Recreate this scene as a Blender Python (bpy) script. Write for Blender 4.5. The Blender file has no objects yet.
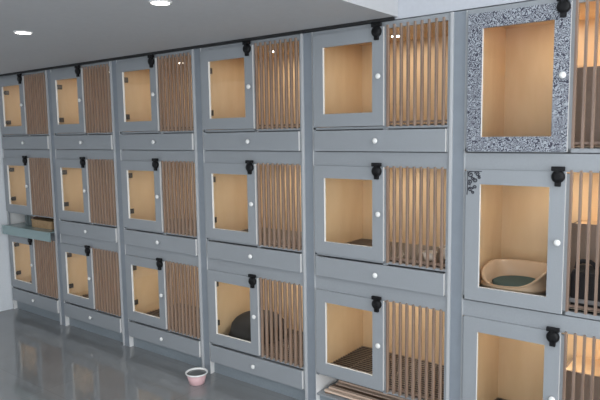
import bpy, bmesh, math, random
from mathutils import Vector, Matrix
random.seed(4)
S = 0.9            # metres per layout unit (one cabinet column is one unit wide)
FZ = 1.77          # layout height of the floor below the first drawer knobs
scene = bpy.context.scene
C = scene.collection
PI = math.pi
def W(x, y, z): return Vector((x*S, y*S, (z+FZ)*S))

# ------------------------------------------------------------------ materials
def mat(name, col, rough=.5, metal=0., bump=0., bscale=60., vary=0., spec=.5, coat=0.):
    m = bpy.data.materials.new(name); m.use_nodes = True
    nt = m.node_tree; b = nt.nodes['Principled BSDF']
    b.inputs['Base Color'].default_value = (*col, 1)
    b.inputs['Roughness'].default_value = rough
    b.inputs['Metallic'].default_value = metal
    b.inputs['Specular IOR Level'].default_value = spec
    b.inputs['Coat Weight'].default_value = coat
    tc = nt.nodes.new('ShaderNodeTexCoord')
    n = nt.nodes.new('ShaderNodeTexNoise'); n.inputs['Scale'].default_value = bscale
    n.inputs['Detail'].default_value = 4
    nt.links.new(tc.outputs['Object'], n.inputs['Vector'])
    if vary:
        r = nt.nodes.new('ShaderNodeValToRGB')
        r.color_ramp.elements[0].position = .3; r.color_ramp.elements[1].position = .7
        r.color_ramp.elements[0].color = (*[c*(1-vary) for c in col], 1)
        r.color_ramp.elements[1].color = (*[min(1, c*(1+vary)) for c in col], 1)
        nt.links.new(n.outputs['Fac'], r.inputs['Fac']); nt.links.new(r.outputs['Color'], b.inputs['Base Color'])
    if bump:
        bp = nt.nodes.new('ShaderNodeBump'); bp.inputs['Strength'].default_value = bump
        bp.inputs['Distance'].default_value = .002
        nt.links.new(n.outputs['Fac'], bp.inputs['Height']); nt.links.new(bp.outputs['Normal'], b.inputs['Normal'])
    return m
def wood(name, a, c, scale=(1, 1, .08), rough=.5):
    m = mat(name, a, rough); nt = m.node_tree; b = nt.nodes['Principled BSDF']
    tc = nt.nodes.new('ShaderNodeTexCoord'); mp = nt.nodes.new('ShaderNodeMapping')
    mp.inputs['Scale'].default_value = scale
    n = nt.nodes.new('ShaderNodeTexNoise'); n.inputs['Scale'].default_value = 40; n.inputs['Detail'].default_value = 6
    r = nt.nodes.new('ShaderNodeValToRGB'); r.color_ramp.elements[0].position = .35; r.color_ramp.elements[1].position = .68
    r.color_ramp.elements[0].color = (*a, 1); r.color_ramp.elements[1].color = (*c, 1)
    L = nt.links.new
    L(tc.outputs['Object'], mp.inputs['Vector']); L(mp.outputs['Vector'], n.inputs['Vector'])
    L(n.outputs['Fac'], r.inputs['Fac']); L(r.outputs['Color'], b.inputs['Base Color'])
    return m
def glass_mat():
    m = bpy.data.materials.new('clear_glass'); m.use_nodes = True; nt = m.node_tree; nt.nodes.clear()
    o = nt.nodes.new('ShaderNodeOutputMaterial'); mx = nt.nodes.new('ShaderNodeMixShader')
    t = nt.nodes.new('ShaderNodeBsdfTransparent'); t.inputs['Color'].default_value = (.97, .98, .97, 1)
    g = nt.nodes.new('ShaderNodeBsdfGlossy'); g.inputs['Roughness'].default_value = .02
    lw = nt.nodes.new('ShaderNodeLayerWeight'); lw.inputs['Blend'].default_value = .5
    pw = nt.nodes.new('ShaderNodeMath'); pw.operation = 'POWER'; pw.inputs[1].default_value = 4.5
    f = nt.nodes.new('ShaderNodeMath'); f.operation = 'MULTIPLY_ADD'; f.inputs[1].default_value = .45; f.inputs[2].default_value = .02
    nt.links.new(lw.outputs['Facing'], pw.inputs[0]); nt.links.new(pw.outputs[0], f.inputs[0])
    nt.links.new(f.outputs[0], mx.inputs[0]); nt.links.new(t.outputs[0], mx.inputs[1]); nt.links.new(g.outputs[0], mx.inputs[2])
    nt.links.new(mx.outputs[0], o.inputs[0]); return m
def emit(name, col, s):
    m = mat(name, col); b = m.node_tree.nodes['Principled BSDF']
    b.inputs['Emission Color'].default_value = (*col, 1); b.inputs['Emission Strength'].default_value = s
    return m
def filigree(name, paper, ink):
    """dense dark scrollwork printed on a pale ground"""
    m = mat(name, paper, .45); nt = m.node_tree; b = nt.nodes['Principled BSDF']; L = nt.links.new
    tc = nt.nodes.new('ShaderNodeTexCoord')
    n = nt.nodes.new('ShaderNodeTexNoise'); n.inputs['Scale'].default_value = 34; n.inputs['Detail'].default_value = 2
    ad = nt.nodes.new('ShaderNodeMixRGB'); ad.blend_type = 'ADD'; ad.inputs[0].default_value = .05
    L(tc.outputs['Object'], n.inputs['Vector']); L(tc.outputs['Object'], ad.inputs[1]); L(n.outputs['Color'], ad.inputs[2])
    v = nt.nodes.new('ShaderNodeTexVoronoi'); v.inputs['Scale'].default_value = 50
    L(ad.outputs[0], v.inputs['Vector'])
    s = nt.nodes.new('ShaderNodeMath'); s.operation = 'MULTIPLY'; s.inputs[1].default_value = 21
    L(v.outputs['Distance'], s.inputs[0])
    sn = nt.nodes.new('ShaderNodeMath'); sn.operation = 'SINE'; L(s.outputs[0], sn.inputs[0])
    r = nt.nodes.new('ShaderNodeValToRGB'); e = r.color_ramp.elements
    e[0].position = .38; e[0].color = (*ink, 1); e[1].position = .62; e[1].color = (*paper, 1)
    h = nt.nodes.new('ShaderNodeMath'); h.operation = 'MULTIPLY_ADD'; h.inputs[1].default_value = .5; h.inputs[2].default_value = .5
    L(sn.outputs[0], h.inputs[0]); L(h.outputs[0], r.inputs['Fac']); L(r.outputs['Color'], b.inputs['Base Color'])
    return m
M = dict(
    paint=mat('grey_paint', (.318, .338, .358), .42, bump=.15, bscale=150, vary=.03),
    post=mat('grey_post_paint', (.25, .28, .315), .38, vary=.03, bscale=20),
    strip=mat('pale_grey_strip', (.50, .51, .52), .35),
    edge=mat('pale_edge_band', (.86, .85, .83), .4),
    kick=mat('grey_kick_paint', (.25, .285, .31), .45, vary=.05),
    dark=mat('shadow_gap_black', (.015, .015, .016), .6),
    cream=wood('cream_board', (.79, .545, .315), (.84, .60, .37), (.4, .4, .12), .5),
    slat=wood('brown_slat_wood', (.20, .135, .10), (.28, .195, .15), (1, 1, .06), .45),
    slatside=wood('slat_wood_lit_side', (.40, .285, .215), (.47, .345, .265), (1, 1, .06), .5),  # same slats, side faces paler: window light put into their colour
    mesh=mat('dark_floor_mat', (.05, .032, .026), .6, bump=.3, vary=.2),
    wire=mat('wire_metal', (.42, .34, .27), .4, .3),
    glass=glass_mat(),
    white=mat('white_ceramic', (.9, .9, .88), .15, coat=.5),
    black=mat('black_metal', (.006, .006, .007), .5, bump=.1, spec=.25),
    hinge=mat('hinge_steel', (.10, .085, .075), .4, .5),
    fili=filigree('blue_filigree_print', (.40, .43, .47), (.035, .036, .06)),
    ink=mat('filigree_ink', (.035, .035, .05), .5),
    puck=emit('cell_lamp_glow', (1., .93, .82), 8.),
    led=emit('led_strip_glow', (1., .80, .52), 10.),
    spot=emit('downlight_glow', (1., .98, .96), 14.),
    step=mat('brown_step_panel', (.30, .215, .165), .5, vary=.05),
    wallw=mat('wall_white', (.78, .80, .82), .7, bump=.1, vary=.02),
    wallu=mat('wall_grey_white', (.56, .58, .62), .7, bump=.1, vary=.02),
    wallb=mat('wall_pale_blue', (.84, .87, .90), .6, bump=.1, vary=.02),
    ceil=mat('ceiling_grey', (.56, .565, .575), .75, bump=.15, bscale=30, vary=.02),
    floor=None,
    teal=mat('teal_plastic', (.27, .38, .385), .25, coat=.3),
    beige=mat('beige_plastic', (.66, .45, .30), .35, bump=.05),
    pad=mat('green_litter_pad', (.055, .10, .095), .8, bump=.6, bscale=200, vary=.3),
    bed=mat('dark_plush', (.032, .025, .022), .9, bump=.8, bscale=120, vary=.3),
    bag=mat('black_fabric', (.02, .018, .02), .8, bump=.4, bscale=300),
    band=mat('grey_band', (.30, .29, .29), .6),
    pink=mat('pink_plastic', (.72, .46, .47), .35),
    pale=mat('pale_ceramic', (.88, .80, .70), .2, coat=.4),
    water=mat('dark_kibble', (.11, .12, .12), .3),
    card=wood('tan_cardboard', (.42, .27, .14), (.50, .33, .18), (1, 1, 1), .8),
    pack=mat('grey_packet', (.16, .19, .19), .5, vary=.1),
    packb=mat('brown_packet', (.20, .12, .09), .5, vary=.1),
    rail=wood('pale_pink_wood', (.74, .54, .41), (.80, .62, .49), (.1, 1, 1), .5),
    railb=wood('dark_wood', (.17, .10, .065), (.24, .15, .10), (.1, 1, 1), .5),
)
def floor_mat():
    m = mat('grey_floor_tile', (.20, .215, .225), .14); nt = m.node_tree; b = nt.nodes['Principled BSDF']; L = nt.links.new
    tc = nt.nodes.new('ShaderNodeTexCoord')
    br = nt.nodes.new('ShaderNodeTexBrick'); br.offset = 0; br.inputs['Scale'].default_value = 1
    br.inputs['Brick Width'].default_value = .8; br.inputs['Row Height'].default_value = .8
    br.inputs['Mortar Size'].default_value = .0025
    br.inputs['Color1'].default_value = (.235, .245, .25, 1); br.inputs['Color2'].default_value = (.25, .26, .264, 1)
    br.inputs['Mortar'].default_value = (.21, .22, .224, 1)
    n = nt.nodes.new('ShaderNodeTexNoise'); n.inputs['Scale'].default_value = 3; n.inputs['Detail'].default_value = 5
    mx = nt.nodes.new('ShaderNodeMixRGB'); mx.blend_type = 'OVERLAY'; mx.inputs[0].default_value = .12
    L(tc.outputs['Object'], br.inputs['Vector']); L(tc.outputs['Object'], n.inputs['Vector'])
    L(br.outputs['Color'], mx.inputs[1]); L(n.outputs['Fac'], mx.inputs[2]); L(mx.outputs[0], b.inputs['Base Color'])
    r = nt.nodes.new('ShaderNodeMapRange'); r.inputs['To Min'].default_value = .03; r.inputs['To Max'].default_value = .08
    b.inputs['Specular IOR Level'].default_value = .9
    L(n.outputs['Fac'], r.inputs['Value']); L(r.outputs[0], b.inputs['Roughness'])
    return m
M['floor'] = floor_mat()

# ------------------------------------------------------------------ mesh helpers
class MB:
    """collects shapes given in layout units (z counted from the first drawer knobs)"""
    def __init__(s, origin=(0, 0, -FZ)): s.bm = bmesh.new(); s.o = Vector(origin); s.mats = []
    def p(s, x, y, z): return Vector(((x-s.o.x)*S, (y-s.o.y)*S, (z-s.o.z)*S))
    def mi(s, m):
        if m not in s.mats: s.mats.append(m)
        return s.mats.index(m)
    def box(s, x0, x1, y0, y1, z0, z1, m, side=None, bevel=0.):
        a, b = s.p(x0, y0, z0), s.p(x1, y1, z1)
        r = bmesh.ops.create_cube(s.bm, size=1)
        bmesh.ops.scale(s.bm, vec=b-a, verts=r['verts']); bmesh.ops.translate(s.bm, vec=(a+b)/2, verts=r['verts'])
        fs = set(f for v in r['verts'] for f in v.link_faces)
        i = s.mi(m); j = s.mi(side) if side else i
        for f in fs:
            f.normal_update(); f.material_index = j if abs(f.normal.x) > .9 else i
        if bevel:
            bmesh.ops.bevel(s.bm, geom=list(set(e for f in fs for e in f.edges)), offset=bevel*S, segments=2, affect='EDGES', profile=.6)
        return s
    def frame(s, x0, x1, z0, z1, wx, wx1, wb, wt, y0, y1, m, side):
        """a door frame: front face flat, the vertical edges and reveal in another material"""
        X = [x0, x0+wx, x1-wx1, x1]; Z = [z0, z0+wb, z1-wt, z1]
        i, j = s.mi(m), s.mi(side)
        g = {}
        for k, y in enumerate((y0, y1)):
            for a in range(4):
                for b in range(4): g[k, a, b] = s.bm.verts.new(s.p(X[a], y, Z[b]))
        def f(vs, mm):
            q = s.bm.faces.new(vs); q.material_index = mm
        for a in range(3):
            for b in range(3):
                if a == 1 and b == 1: continue
                f([g[0, a, b], g[0, a+1, b], g[0, a+1, b+1], g[0, a, b+1]], i)
                f([g[1, a, b], g[1, a, b+1], g[1, a+1, b+1], g[1, a+1, b]], i)
        for a in range(3):
            f([g[0, a, 0], g[1, a, 0], g[1, a+1, 0], g[0, a+1, 0]], i); f([g[0, a, 3], g[0, a+1, 3], g[1, a+1, 3], g[1, a, 3]], i)
            f([g[0, 0, a], g[0, 0, a+1], g[1, 0, a+1], g[1, 0, a]], j); f([g[0, 3, a], g[1, 3, a], g[1, 3, a+1], g[0, 3, a+1]], j)
        f([g[0, 1, 1], g[0, 1, 2], g[1, 1, 2], g[1, 1, 1]], j); f([g[0, 2, 1], g[1, 2, 1], g[1, 2, 2], g[0, 2, 2]], j)
        f([g[0, 1, 1], g[1, 1, 1], g[1, 2, 1], g[0, 2, 1]], j); f([g[0, 1, 2], g[0, 2, 2], g[1, 2, 2], g[1, 1, 2]], i)
        return s
    def ring(s, prof, m, c=(0, 0, 0), n=24, axis='z', sx=1., sy=1., close=True):
        """lathe: prof = [(radius, height)...]"""
        i = s.mi(m); rows = []
        for r, h in prof:
            row = []
            for k in range(n):
                t = 2*PI*k/n; u, v = r*math.cos(t)*sx, r*math.sin(t)*sy
                q = (u, v, h) if axis == 'z' else (u, -h, v)
                row.append(s.bm.verts.new(s.p(c[0]+q[0], c[1]+q[1], c[2]+q[2])))
            rows.append(row)
        for a, b in zip(rows, rows[1:]):
            for k in range(n):
                q = s.bm.faces.new([a[k], a[(k+1) % n], b[(k+1) % n], b[k]]); q.material_index = i; q.smooth = True
        if close:
            q = s.bm.faces.new(rows[-1]); q.material_index = i
            q = s.bm.faces.new(rows[0][::-1]); q.material_index = i
        return s
    def tube(s, pts, r, m, n=8):
        i = s.mi(m); P = [s.p(*q) for q in pts]; rows = []
        for k, q in enumerate(P):
            t = (P[min(k+1, len(P)-1)]-P[max(k-1, 0)]).normalized()
            a = t.cross(Vector((0, 0, 1)) if abs(t.z) < .9 else Vector((0, 1, 0))).normalized(); b = t.cross(a)
            rows.append([s.bm.verts.new(q+(a*math.cos(2*PI*j/n)+b*math.sin(2*PI*j/n))*r*S) for j in range(n)])
        for a, b in zip(rows, rows[1:]):
            for j in range(n):
                q = s.bm.faces.new([a[j], b[j], b[(j+1) % n], a[(j+1) % n]]); q.material_index = i; q.smooth = True
        for e in (rows[0], rows[-1][::-1]): s.bm.faces.new(e).material_index = i
        return s
    def build(s, name, parent=None, loc=None):
        bmesh.ops.recalc_face_normals(s.bm, faces=s.bm.faces[:])
        me = bpy.data.meshes.new(name); s.bm.to_mesh(me); s.bm.free()
        for m in s.mats: me.materials.append(M[m])
        o = bpy.data.objects.new(name, me); C.objects.link(o)
        if parent is not None: o.parent = parent
        if loc is not None: o.location = loc
        return o
def tag(o, label=None, cat=None, group=None, kind=None):
    if label: o['label'] = label
    if cat: o['category'] = cat
    if group: o['group'] = group
    if kind: o['kind'] = kind
    return o
def empty(name, loc):
    o = bpy.data.objects.new(name, None); o.empty_display_size = .1; C.objects.link(o); o.location = loc; return o

# ------------------------------------------------------------------ the setting
XL, XR, YB, YF = -.48, 8.6, .64, -6.2
ZS, ZH = .690, 1.30                      # soffit underside, high ceiling
def struct(mb, name):
    o = mb.build(name); o['kind'] = 'structure'; return o
struct(MB().box(XL-.1, XR+.1, YF-.1, YB+.1, -FZ-.08, -FZ, 'floor'), 'floor')
struct(MB().box(XL-.1, XL, YF-.1, YB+.1, -FZ, ZH, 'wallb'), 'wall_left')
struct(MB().box(XL, XR, YB, YB+.1, -FZ, ZH, 'wallw'), 'wall_back')
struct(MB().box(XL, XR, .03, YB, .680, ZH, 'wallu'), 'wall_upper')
struct(MB().box(XL-.1, XR+.1, YF-.1, YB+.1, ZH, ZH+.1, 'wallw'), 'ceiling')
struct(MB().box(XL, 4.135, -2.3, .028, ZS, ZH, 'ceil'), 'ceiling_soffit')
struct(MB().box(XL, 4.12, -.006, .018, .6745, ZS, 'dark'), 'trim_1')
# wall behind the camera, with an unseen window added to light the fronts
wx0, wx1, wz0, wz1 = 3.6, 8.2, -1.4, 1.1
struct(MB().box(XL, wx0, YF-.1, YF, -FZ, ZH, 'wallw').box(wx1, XR, YF-.1, YF, -FZ, ZH, 'wallw')
       .box(wx0, wx1, YF-.1, YF, -FZ, wz0, 'wallw').box(wx0, wx1, YF-.1, YF, wz1, ZH, 'wallw'), 'wall_front')
fr = MB()
for x in (wx0, 5.1, 6.6, wx1-.06): fr.box(x, x+.06, YF-.08, YF-.02, wz0, wz1, 'edge')
fr.box(wx0, wx1, YF-.08, YF-.02, wz0, wz0+.06, 'edge').box(wx0, wx1, YF-.08, YF-.02, wz1-.06, wz1, 'edge')
struct(fr, 'added_window_1')
struct(MB().box(wx0, wx1, YF-.055, YF-.045, wz0, wz1, 'glass'), 'added_window_2')
ry0, ry1, rz0, rz1 = -5.4, -.5, -1.6, 1.05
struct(MB().box(XR, XR+.1, YF-.1, ry0, -FZ, ZH, 'wallw').box(XR, XR+.1, ry1, YB+.1, -FZ, ZH, 'wallw')
       .box(XR, XR+.1, ry0, ry1, -FZ, rz0, 'wallw').box(XR, XR+.1, ry0, ry1, rz1, ZH, 'wallw'), 'wall_right')
fr = MB()
for y in (ry0, -3.8, -2.15, ry1-.06): fr.box(XR+.02, XR+.08, y, y+.06, rz0, rz1, 'edge')
fr.box(XR+.02, XR+.08, ry0, ry1, rz0, rz0+.06, 'edge').box(XR+.02, XR+.08, ry0, ry1, rz1-.06, rz1, 'edge')
struct(fr, 'window_3')
struct(MB().box(XR+.045, XR+.055, ry0, ry1, rz0, rz1, 'glass'), 'window_4')

# ------------------------------------------------------------------ cabinets
ROW = .798
def knob(parent, x, z, lab=None):
    o = MB().ring([(.006, -.002), (.006, .008), (.012, .010), (.0165, .014), (.0165, .019), (.012, .024), (.004, .026)], 'white',
                  (x, 0, z), 20, 'y').build('knob', parent)
    return tag(o, 'round white ceramic knob')
def latch(parent, x, z):
    m = MB()
    m.box(x-.031, x+.031, -.020, -.0005, z-.022, z, 'black', bevel=.004)
    m.ring([(.031, .0005), (.031, .014), (.026, .021), (.012, .024)], 'black', (x, 0, z-.049), 20, 'y')
    m.box(x-.010, x+.010, -.024, -.0005, z-.03, z-.015, 'black')
    m.box(x-.014, x+.014, -.018, -.0005, z-.097, z-.07, 'black', bevel=.004)
    return tag(m.build('latch', parent), 'black turn latch')
def hinge(parent, x, z):
    m = MB().box(x, x+.012, .022, .085, z-.010, z+.010, 'hinge', bevel=.002)
    m.ring([(.016, 0), (.016, .010)], 'hinge', (x+.022, .029, z), 14, 'y').box(x, x+.014, .066, .110, z-.021, z+.021, 'hinge', bevel=.003)
    return tag(m.build('hinge', parent), 'dark metal hinge inside the door')
def grid_floor(parent, zf, x0, x1):
    m = MB().box(x0, x1, .04, .60, zf-.006, zf, 'mesh')
    k = 0
    y = .06
    while y < .6:
        m.tube([(x0, y, zf+.006), (x1, y, zf+.006)], .0032, 'wire', 5); y += .030
    for x in (x0+.15, x0+.3, x0+.45, x0+.6, x0+.75):
        m.tube([(x, .045, zf+.004), (x, .595, zf+.004)], .0025, 'wire', 5)
    return tag(m.build('floor_grid', parent), 'dark wire mesh floor of a cell')
LAB = ['grey cat cabinet column at the far left end against the pale blue wall',
       'grey cat cabinet column second from the pale blue wall at the left',
       'grey cat cabinet column with the pink bowl at its right foot, third from left',
       'grey cat cabinet column holding the dark round pet bed in its bottom cell',
       'grey cat cabinet column missing its bottom drawer, where the ceiling step ends',
       'grey cat cabinet column with scrollwork printed top door, nearest at right']
def wall_cab(i):
    root = tag(empty('cat_cabinet', W(i, 0, -FZ)), LAB[i], 'cabinet', 'grey cat cabinet columns along the wall')
    six = i == 5
    # carcass: sides, back, frame rails and stiles
    m = MB()
    for x0, x1 in ((-.463, -.456), (.456, .4722)): m.box(x0, x1, .014 if x0 < 0 else .030, .62, -FZ, .672, 'paint', 'edge')
    m.box(-.456, .456, .606, .62, -FZ, .672, 'paint')
    m.box(-.456, .456, .018, .606, .66, .672, 'paint')
    m.box(-.456, .456, .018, .034, .634, .660, 'paint')
    for r in range(3):
        d = -ROW*r
        bot = -.062 if six else .064
        nxt = -.152
        # stiles of the cell opening
        m.box(-.456, -.438, .018, .034, d+bot, d+.634, 'paint')
        m.box(.4405, .456, .016, .034, d-.066, d+.66, 'paint')
        m.box(.046, .071, .018, .040, d+bot, d+.634, 'paint', 'edge')
        m.box(-.456, .456, .018, .034, d+bot+(0 if six else .007), d+bot+.020, 'paint')             # rail below the door
        m.box(-.456, .456, .034, .606, d+bot+.004, d+bot+.02, 'paint')         # cell floor board
        if r < 2: m.box(-.456, .456, .018, .034, d-.1555, d-.068, 'paint')    # rail between the rows
        else: m.box(-.456, .456, .018, .034, d-.076, d-.066, 'paint')
        m.box(-.456, .456, .034, .606, d-.078, d-.066, 'paint')                # board below the drawer
        m.box(-.456, .456, .034, .606, d-ROW*0-.152, d-.142, 'paint') if r < 2 else None
        if not six and (i, r) != (4, 2):
            m.box(-.456, -.438, .018, .034, d-.066, d+.064, 'paint')
    m.build('carcass', root)
    MB().box(-.456, .456, .055, .070, -FZ, -1.672, 'kick').build('kick_board', root)
    # filler strip set back between this column and the next
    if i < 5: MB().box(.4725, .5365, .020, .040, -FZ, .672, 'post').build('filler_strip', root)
    if i < 5: tag(MB().box(.4570, .4722, .006, .030, -FZ, .672, 'strip', bevel=.002).build('edge_strip', root), 'pale upright edge strip')
    for r in range(3):
        d = -ROW*r
        zb = -.058 if six else .087
        zf = (-.035 if six else .092)+d
        lo = (-.046 if six else .079)+d
        # lining: left, right, back, ceiling
        m = MB()
        m.box(-.456, -.450, .036, .60, lo, d+.648, 'cream'); m.box(.450, .456, .036, .60, lo, d+.648, 'cream')
        m.box(-.450, .450, .594, .606, lo, d+.648, 'cream'); m.box(-.456, .456, .036, .606, d+.648, d+.656, 'cream')
        tag(m.build('cell_lining', root), 'cream board lining of a cell')
        grid_floor(root, zf-.007, -.449, .449)
        p_ = MB().ring([(.034, 0), (.034, .006)], 'white', (-.05, .34, d+.641), 20).build('cell_lamp', root)
        tag(MB().ring([(.026, 0), (.026, .002)], 'puck', (-.05, .34, d+.6385), 20).build('lens', p_), 'glowing lens of a small round lamp')
        # door
        dm = 'fili' if six and r == 0 else 'paint'
        dr = MB().frame(-.441, .056, d+zb, d+.645, .075, .073, (.075 if six else .078), .077, 0, .017, dm, 'edge').build('door', root)
        if six and r == 0: tag(dr, 'door printed all over with dark blue scrollwork')
        tag(MB().box(-.368, -.015, .0125, .0155, d+zb+.073, d+.570, 'glass').build('window_pane', dr), 'clear glass pane')
        zk = d+.368 if not six else d+(.304, .299, .300)[r]
        knob(dr, .030, zk); latch(dr, .017 if i < 5 else .023, d+.672-(.002 if r else .003))
        for zz in ((.21, .515) if not six else (.06, .515)): hinge(dr, -.450, d+zz)
        # slat grille
        g = MB()
        for k in range(9):
            x = .079+.0424*k
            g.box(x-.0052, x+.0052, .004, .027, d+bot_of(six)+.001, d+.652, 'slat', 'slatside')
        g.box(.071, .4405, .027, .034, d+bot_of(six)+.02, d+bot_of(six)+.032, 'slat')
        tag(g.build('slat_grille', root), 'upright brown wooden slats')
        # drawer
        if not six and (i, r) not in ((0, 1), (4, 2)):
            o = MB().box(-.436, .4385, 0, .0175, d-.062, d+.063, 'paint', 'edge').build('drawer', root)
            MB().box(-.42, .42, .0175, .5, d-.05, d+.04, 'paint').build('tray', o)
            knob(o, .010, d)
        if six:     # raised step at the right of the cell with a light strip behind its lip
            st = MB().box(-.005, .449, .262, .274, zf, d+.36, 'step').box(-.005, .007, .274, .592, zf, d+.335, 'step')
            st.box(.007, .449, .274, .592, d+.322, d+.335, 'cream')
            s_ = tag(st.build('jump_step', root), 'brown panelled step at the back of a cell')
            tag(MB().box(.01, .446, .276, .286, d+.336, d+.345, 'led').build('light_strip', s_), 'glowing warm light strip')
    return root
def bot_of(six): return -.062+.02 if six else .064+.016
cabs = [wall_cab(i) for i in range(6)]
# left end post strip beside the wall is part of the first column
# scroll sticker on the corner of the middle door of the near column
stk = MB(); d = -ROW
def curl(cx, cz, r0, turns, a0, s=1):
    pts = []
    for k in range(22):
        t = k/21; a = a0+s*turns*2*PI*t; r = r0*(1-.85*t)
        pts.append((cx+r*math.cos(a), -.0012, cz+r*math.sin(a)))
    stk.tube(pts, .0030, 'ink', 4)
x0, z0 = -.436, d+.640
for cx, cz, r, t, a, s in ((.02, -.022, .017, 1.5, 1, 1), (.055, -.018, .014, 1.4, 3, -1), (.017, -.062, .015, 1.5, 5, -1),
                           (.046, -.050, .014, 1.3, 2, 1), (.018, -.10, .013, 1.5, 0, 1), (.044, -.088, .011, 1.2, 4, -1),
                           (.068, -.036, .009, 1.2, 1, 1), (.034, -.115, .009, 1.1, 2, 1), (.030, -.04, .010, 1.0, 0, -1)):
    curl(x0+cx, z0+cz, r, t, a, s)
stk.tube([(x0+.002, -.0012, z0-.13), (x0+.004, -.0012, z0-.06), (x0+.003, -.0012, z0-.004), (x0+.04, -.0012, z0-.005), (x0+.08, -.0012, z0-.004)], .002, 'ink', 4)
door2 = [c for c in cabs[5].children if c.name.startswith('door')][1]
tag(stk.build('corner_sticker', door2), 'black scrollwork sticker on the door corner')

# ------------------------------------------------------------------ things in the cells
# teal tray slid out below the open drawer slot of the first column
zt = -ROW
o = MB((0, 0, zt-.066)).box(-.434, .434, -.045, .45, zt-.0655, zt-.056, 'teal').box(-.446, .476, -.056, -.045, zt-.146, zt-.054, 'teal', bevel=.004)
tag(o.build('pull_out_tray', None, W(0, 0, zt-.066)), 'teal plastic tray jutting from the open slot of the far left cabinet column', 'tray')
o = MB((.12, .2, zt-.056)).box(-.07, .30, .07, .36, zt-.056, zt+.012, 'card')
o.box(-.075, .305, .065, .365, zt+.012, zt+.022, 'card')
tag(o.build('cardboard_box', None, W(.12, .2, zt-.0558)), 'flat tan cardboard box lying in the open slot above the teal tray', 'box')
for k, (x, m_, l) in enumerate(((-.245, 'pack', 'grey upright packet leftmost in the open slot above the teal tray'),
                                (-.175, 'pack', 'grey upright packet between another grey one and a brown one'),
                                (-.115, 'packb', 'brown upright packet beside the tan cardboard box in the slot'))):
    o = MB((x, .2, zt-.056)).box(x-.02, x+.02, .10, .34, zt-.056, zt+.045, m_, bevel=.006)
    tag(o.build('packet', None, W(x, .2, zt-.0558)), l, 'packet', 'packets in the open slot')
# bare slatted base in the slot without drawer (fifth column)
zt = -2*ROW; o = MB((4, .3, zt-.066))
for x in (3.61, 4.0, 4.40): o.box(x-.02, x+.02, .05, .58, zt-.0655, zt-.056, 'railb')
for k in range(13):
    y = .05+.042*k
    o.box(3.585+.006*(k % 2), 4.425, y, y+.026, zt-.056, zt-.044+.006*(k % 3 == 1), ('rail', 'rail', 'railb')[k % 3])
tag(o.build('slatted_base', None, W(4, .3, zt-.0655)), 'pale wooden slatted base in the drawerless slot at the bottom of the fifth column', 'slatted base')

# litter tray
zf = -ROW-.029
def litter_tray():
    cx, cy = 4.755, .27
    root = tag(empty('litter_tray', W(cx, cy, zf)), 'beige plastic litter tray with low front entry behind the glass door', 'litter tray')
    m = MB((cx, cy, zf)); n = 40; i0 = m.mi('beige')
    def loop(ax, ay, h, dip):
        row = []
        for k in range(n):
            t = 2*PI*k/n; c_, s_ = math.cos(t), math.sin(t)
            e = .62
            x = 1.08*ax*math.copysign(abs(c_)**e, c_); y = 1.03*ay*math.copysign(abs(s_)**e, s_)
            # front-right entry is low
            w = max(0, math.cos(t-(-PI*.56)))**1.6
            row.append(m.bm.verts.new(m.p(cx+x, cy+y, zf+h*(1-dip*w))))
        return row
    rows = [loop(.135, .135, .001, 0), loop(.155, .155, .003, 0), loop(.166, .168, .028, 0), loop(.170, .172, .036, 0), loop(.160, .162, .040, 0),
            loop(.160, .162, .112, .66), loop(.167, .169, .121, .66), loop(.161, .163, .128, .66), loop(.150, .152, .123, .66),
            loop(.142, .142, .05, .3), loop(.132, .132, .014, 0)]
    for a, b in zip(rows, rows[1:]):
        for k in range(n):
            q = m.bm.faces.new([a[k], a[(k+1) % n], b[(k+1) % n], b[k]]); q.smooth = True
    m.bm.faces.new(rows[0]); m.bm.faces.new(rows[-1])
    m.build('shell', root)
    m = MB((cx, cy, zf)); a = []
    m.ring([(.128, .015), (.134, .036), (.12, .044)], 'pad', (cx, cy, zf), 32)
    tag(m.build('litter', root), 'dark green litter filling the tray')
litter_tray()
# black carrier behind the slats
bx = 5.245
root = tag(empty('pet_carrier', W(bx, .15, zf)), 'black fabric pet carrier with grey base band behind the slats at right', 'pet carrier')
m = MB((bx, .15, zf)).box(5.075, 5.415, .06, .245, zf+.001, zf+.185, 'bag', bevel=.025)
for x in (5.125, 5.2, 5.29, 5.365): m.box(x-.028, x+.028, .054, .07, zf+.05, zf+.165, 'bag', bevel=.008)
m.build('body', root)
MB((bx, .15, zf)).box(5.073, 5.417, .056, .247, zf+.024, zf+.046, 'band', bevel=.004).build('base_band', root)
for x in (5.13, 5.33):
    MB((bx, .15, zf)).tube([(x-.045, .15, zf+.178), (x-.04, .15, zf+.205), (x-.02, .15, zf+.218), (x+.02, .15, zf+.218), (x+.04, .15, zf+.205), (x+.045, .15, zf+.178)], .011, 'bag', 8).build('handle', root)

# dark round bed, bottom cell of the fourth column
zf3 = -2*ROW+.098
bx, by = 2.80, .29
root = tag(empty('pet_bed', W(bx, by, zf3)), 'dark round plush pet bed in the bottom cell of the fourth column', 'pet bed')
MB((bx, by, zf3)).ring([(.19, .001), (.212, .02), (.218, .06), (.208, .105), (.178, .142), (.135, .168), (.08, .182), (.03, .186)], 'bed', (bx, by, zf3), 32).build('dome', root)
MB((bx, by, zf3)).tube([(bx+.216*math.cos(t), by+.216*math.sin(t), zf3+.026) for t in [2*PI*k/32 for k in range(33)]], .014, 'bed', 8).build('rim', root)

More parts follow.
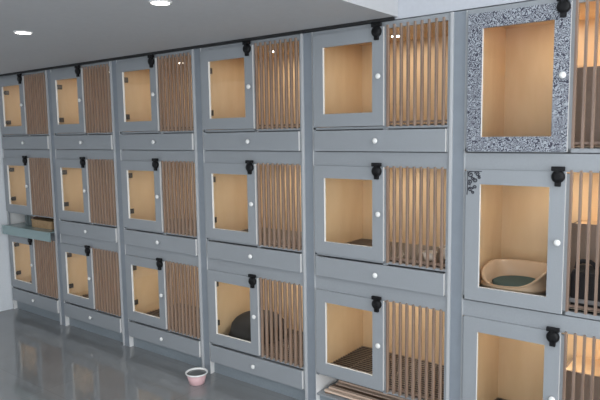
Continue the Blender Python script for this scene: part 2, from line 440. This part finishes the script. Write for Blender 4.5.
# pale bowls, middle cell of the fifth column
zf2 = -ROW+.098
def bowl(name, x, y, z, r, h, mo, mi_, label, cat='bowl', rim=None):
    root = tag(empty(name, W(x, y, z)), label, cat)
    o = MB((x, y, z)).ring([(r*.66, .0005), (r*.70, .004), (r*.94, h*.86)], mo, (x, y, z), 28, close=True)
    o.build('body', root)
    q = MB((x, y, z)).ring([(r*.94, h*.84), (r*1.03, h*.88), (r*1.05, h*.96), (r*.99, h), (r*.92, h*.94), (r*.86, h*.80), (r*.80, h*.74)], rim or mo, (x, y, z), 28, close=False).build('rim', root)
    f = MB((x, y, z)).ring([(r*.90, h*.865), (r*.5, h*.90)], mi_, (x, y, z), 28).build('contents', root)
    return root
bowl('food_bowl', 4.285, .145, zf2, .045, .05, 'pale', 'pale', 'small pale bowl nearer the slats in the middle cell of the fifth column')
bowl('water_bowl', 4.372, .235, zf2, .062, .075, 'pale', 'pale', 'larger pale bowl in the right corner of the middle cell of the fifth column')
# pink bowl on the floor
bowl('pet_bowl', 2.585, -.165, -FZ, .080, .088, 'pink', 'water', 'pink bowl with white rim standing on the grey floor', rim='white')

# ------------------------------------------------------------------ ceiling downlights
def downlight(x, y, z, label):
    root = tag(empty('downlight', W(x, y, z)), label, 'ceiling light', 'recessed ceiling downlights')
    MB((x, y, z)).ring([(.058, 0), (.056, -.006), (.046, -.007), (.044, -.003), (.044, 0)], 'white', (x, y, z), 28, close=False).build('trim_ring', root)
    MB((x, y, z)).ring([(.044, -.004), (.044, -.001)], 'spot', (x, y, z), 28).build('lens', root)
    L = bpy.data.lights.new('downlight_beam', 'SPOT'); L.energy = 10; L.spot_size = 2.1; L.spot_blend = .8; L.shadow_soft_size = .04; L.color = (1, .97, .93)
    o = bpy.data.objects.new('downlight_beam', L); C.objects.link(o); o.location = (0, 0, -.03); o.parent = root
downlight(2.17, -1.10, ZS, 'round recessed downlight nearer the left edge of the grey ceiling')
downlight(3.448, -1.09, ZS, 'round recessed downlight near the top of the photo, right of the other one')

# ------------------------------------------------------------------ lights
def area(name, loc, rot, sx, sy, e, col=(1, 1, 1), shape='RECTANGLE'):
    L = bpy.data.lights.new(name, 'AREA'); L.shape = shape; L.size = sx; L.size_y = sy; L.energy = e; L.color = col
    o = bpy.data.objects.new(name, L); C.objects.link(o); o.location = loc; o.rotation_euler = rot; return o
area('added_daylight', W((wx0+wx1)/2, YF+.02, (wz0+wz1)/2), (PI/2, 0, 0), (wx1-wx0)*S, (wz1-wz0)*S, 72, (.92, .96, 1))  # daylight of the added window, aimed at the cabinet fronts
area('daylight_right', W(XR-.02, (ry0+ry1)/2, (rz0+rz1)/2), (PI/2, 0, PI/2), (ry1-ry0)*S, (rz1-rz0)*S, 108, (.94, .97, 1))
# area lights facing down just under the high ceiling, without fittings
for x, y in ((6.0, -.9), (7.4, -.9), (5.6, -3.2), (7.2, -3.2), (2.4, -4.2), (.4, -4.2)):
    area('high_area_light', W(x, y, ZH-.02), (0, 0, 0),   .5, .5, 6, (1, .98, .95))
for i in range(6):
    for r in range(3):
        area('cell_lamp_beam', W(i-.05, .34, -ROW*r+.630), (0, 0, 0), .06, .06, 1.0 if i < 5 else .72, (1, .94, .84), 'DISK')
    if i == 5:
        for r in range(3):
            area('step_light', W(5.228, .29, -ROW*r+.352), (PI*.75, 0, 0), .38, .01, .16, (1, .82, .56))
w = bpy.data.worlds.new('world'); scene.world = w; w.use_nodes = True
w.node_tree.nodes['Background'].inputs[0].default_value = (.80, .87, 1, 1); w.node_tree.nodes['Background'].inputs[1].default_value = 1.0

# ------------------------------------------------------------------ camera
f, yaw, pitch, roll = 598.3283, .65677, -.10974, -.01463
cam = bpy.data.cameras.new('camera'); cam.sensor_fit = 'HORIZONTAL'; cam.sensor_width = 36; cam.lens = f/600*36
co = bpy.data.objects.new('camera', cam); C.objects.link(co)
cy, sy, cp, sp = math.cos(yaw), math.sin(yaw), math.cos(pitch), math.sin(pitch)
fw = Vector((-sy*cp, cy*cp, sp)); r = Vector((cy, sy, 0)); u = r.cross(fw)
r2 = r*math.cos(roll)+u*math.sin(roll); u2 = -r*math.sin(roll)+u*math.cos(roll)
co.matrix_world = Matrix.Translation(W(5.79398, -3.04947, .04533)) @ Matrix((r2, u2, -fw)).transposed().to_4x4()
scene.camera = co
vs = scene.view_settings
vs.view_transform = 'Standard'; vs.look = 'None'; vs.gamma = 1; vs.use_curve_mapping = False; vs.exposure = 0.0
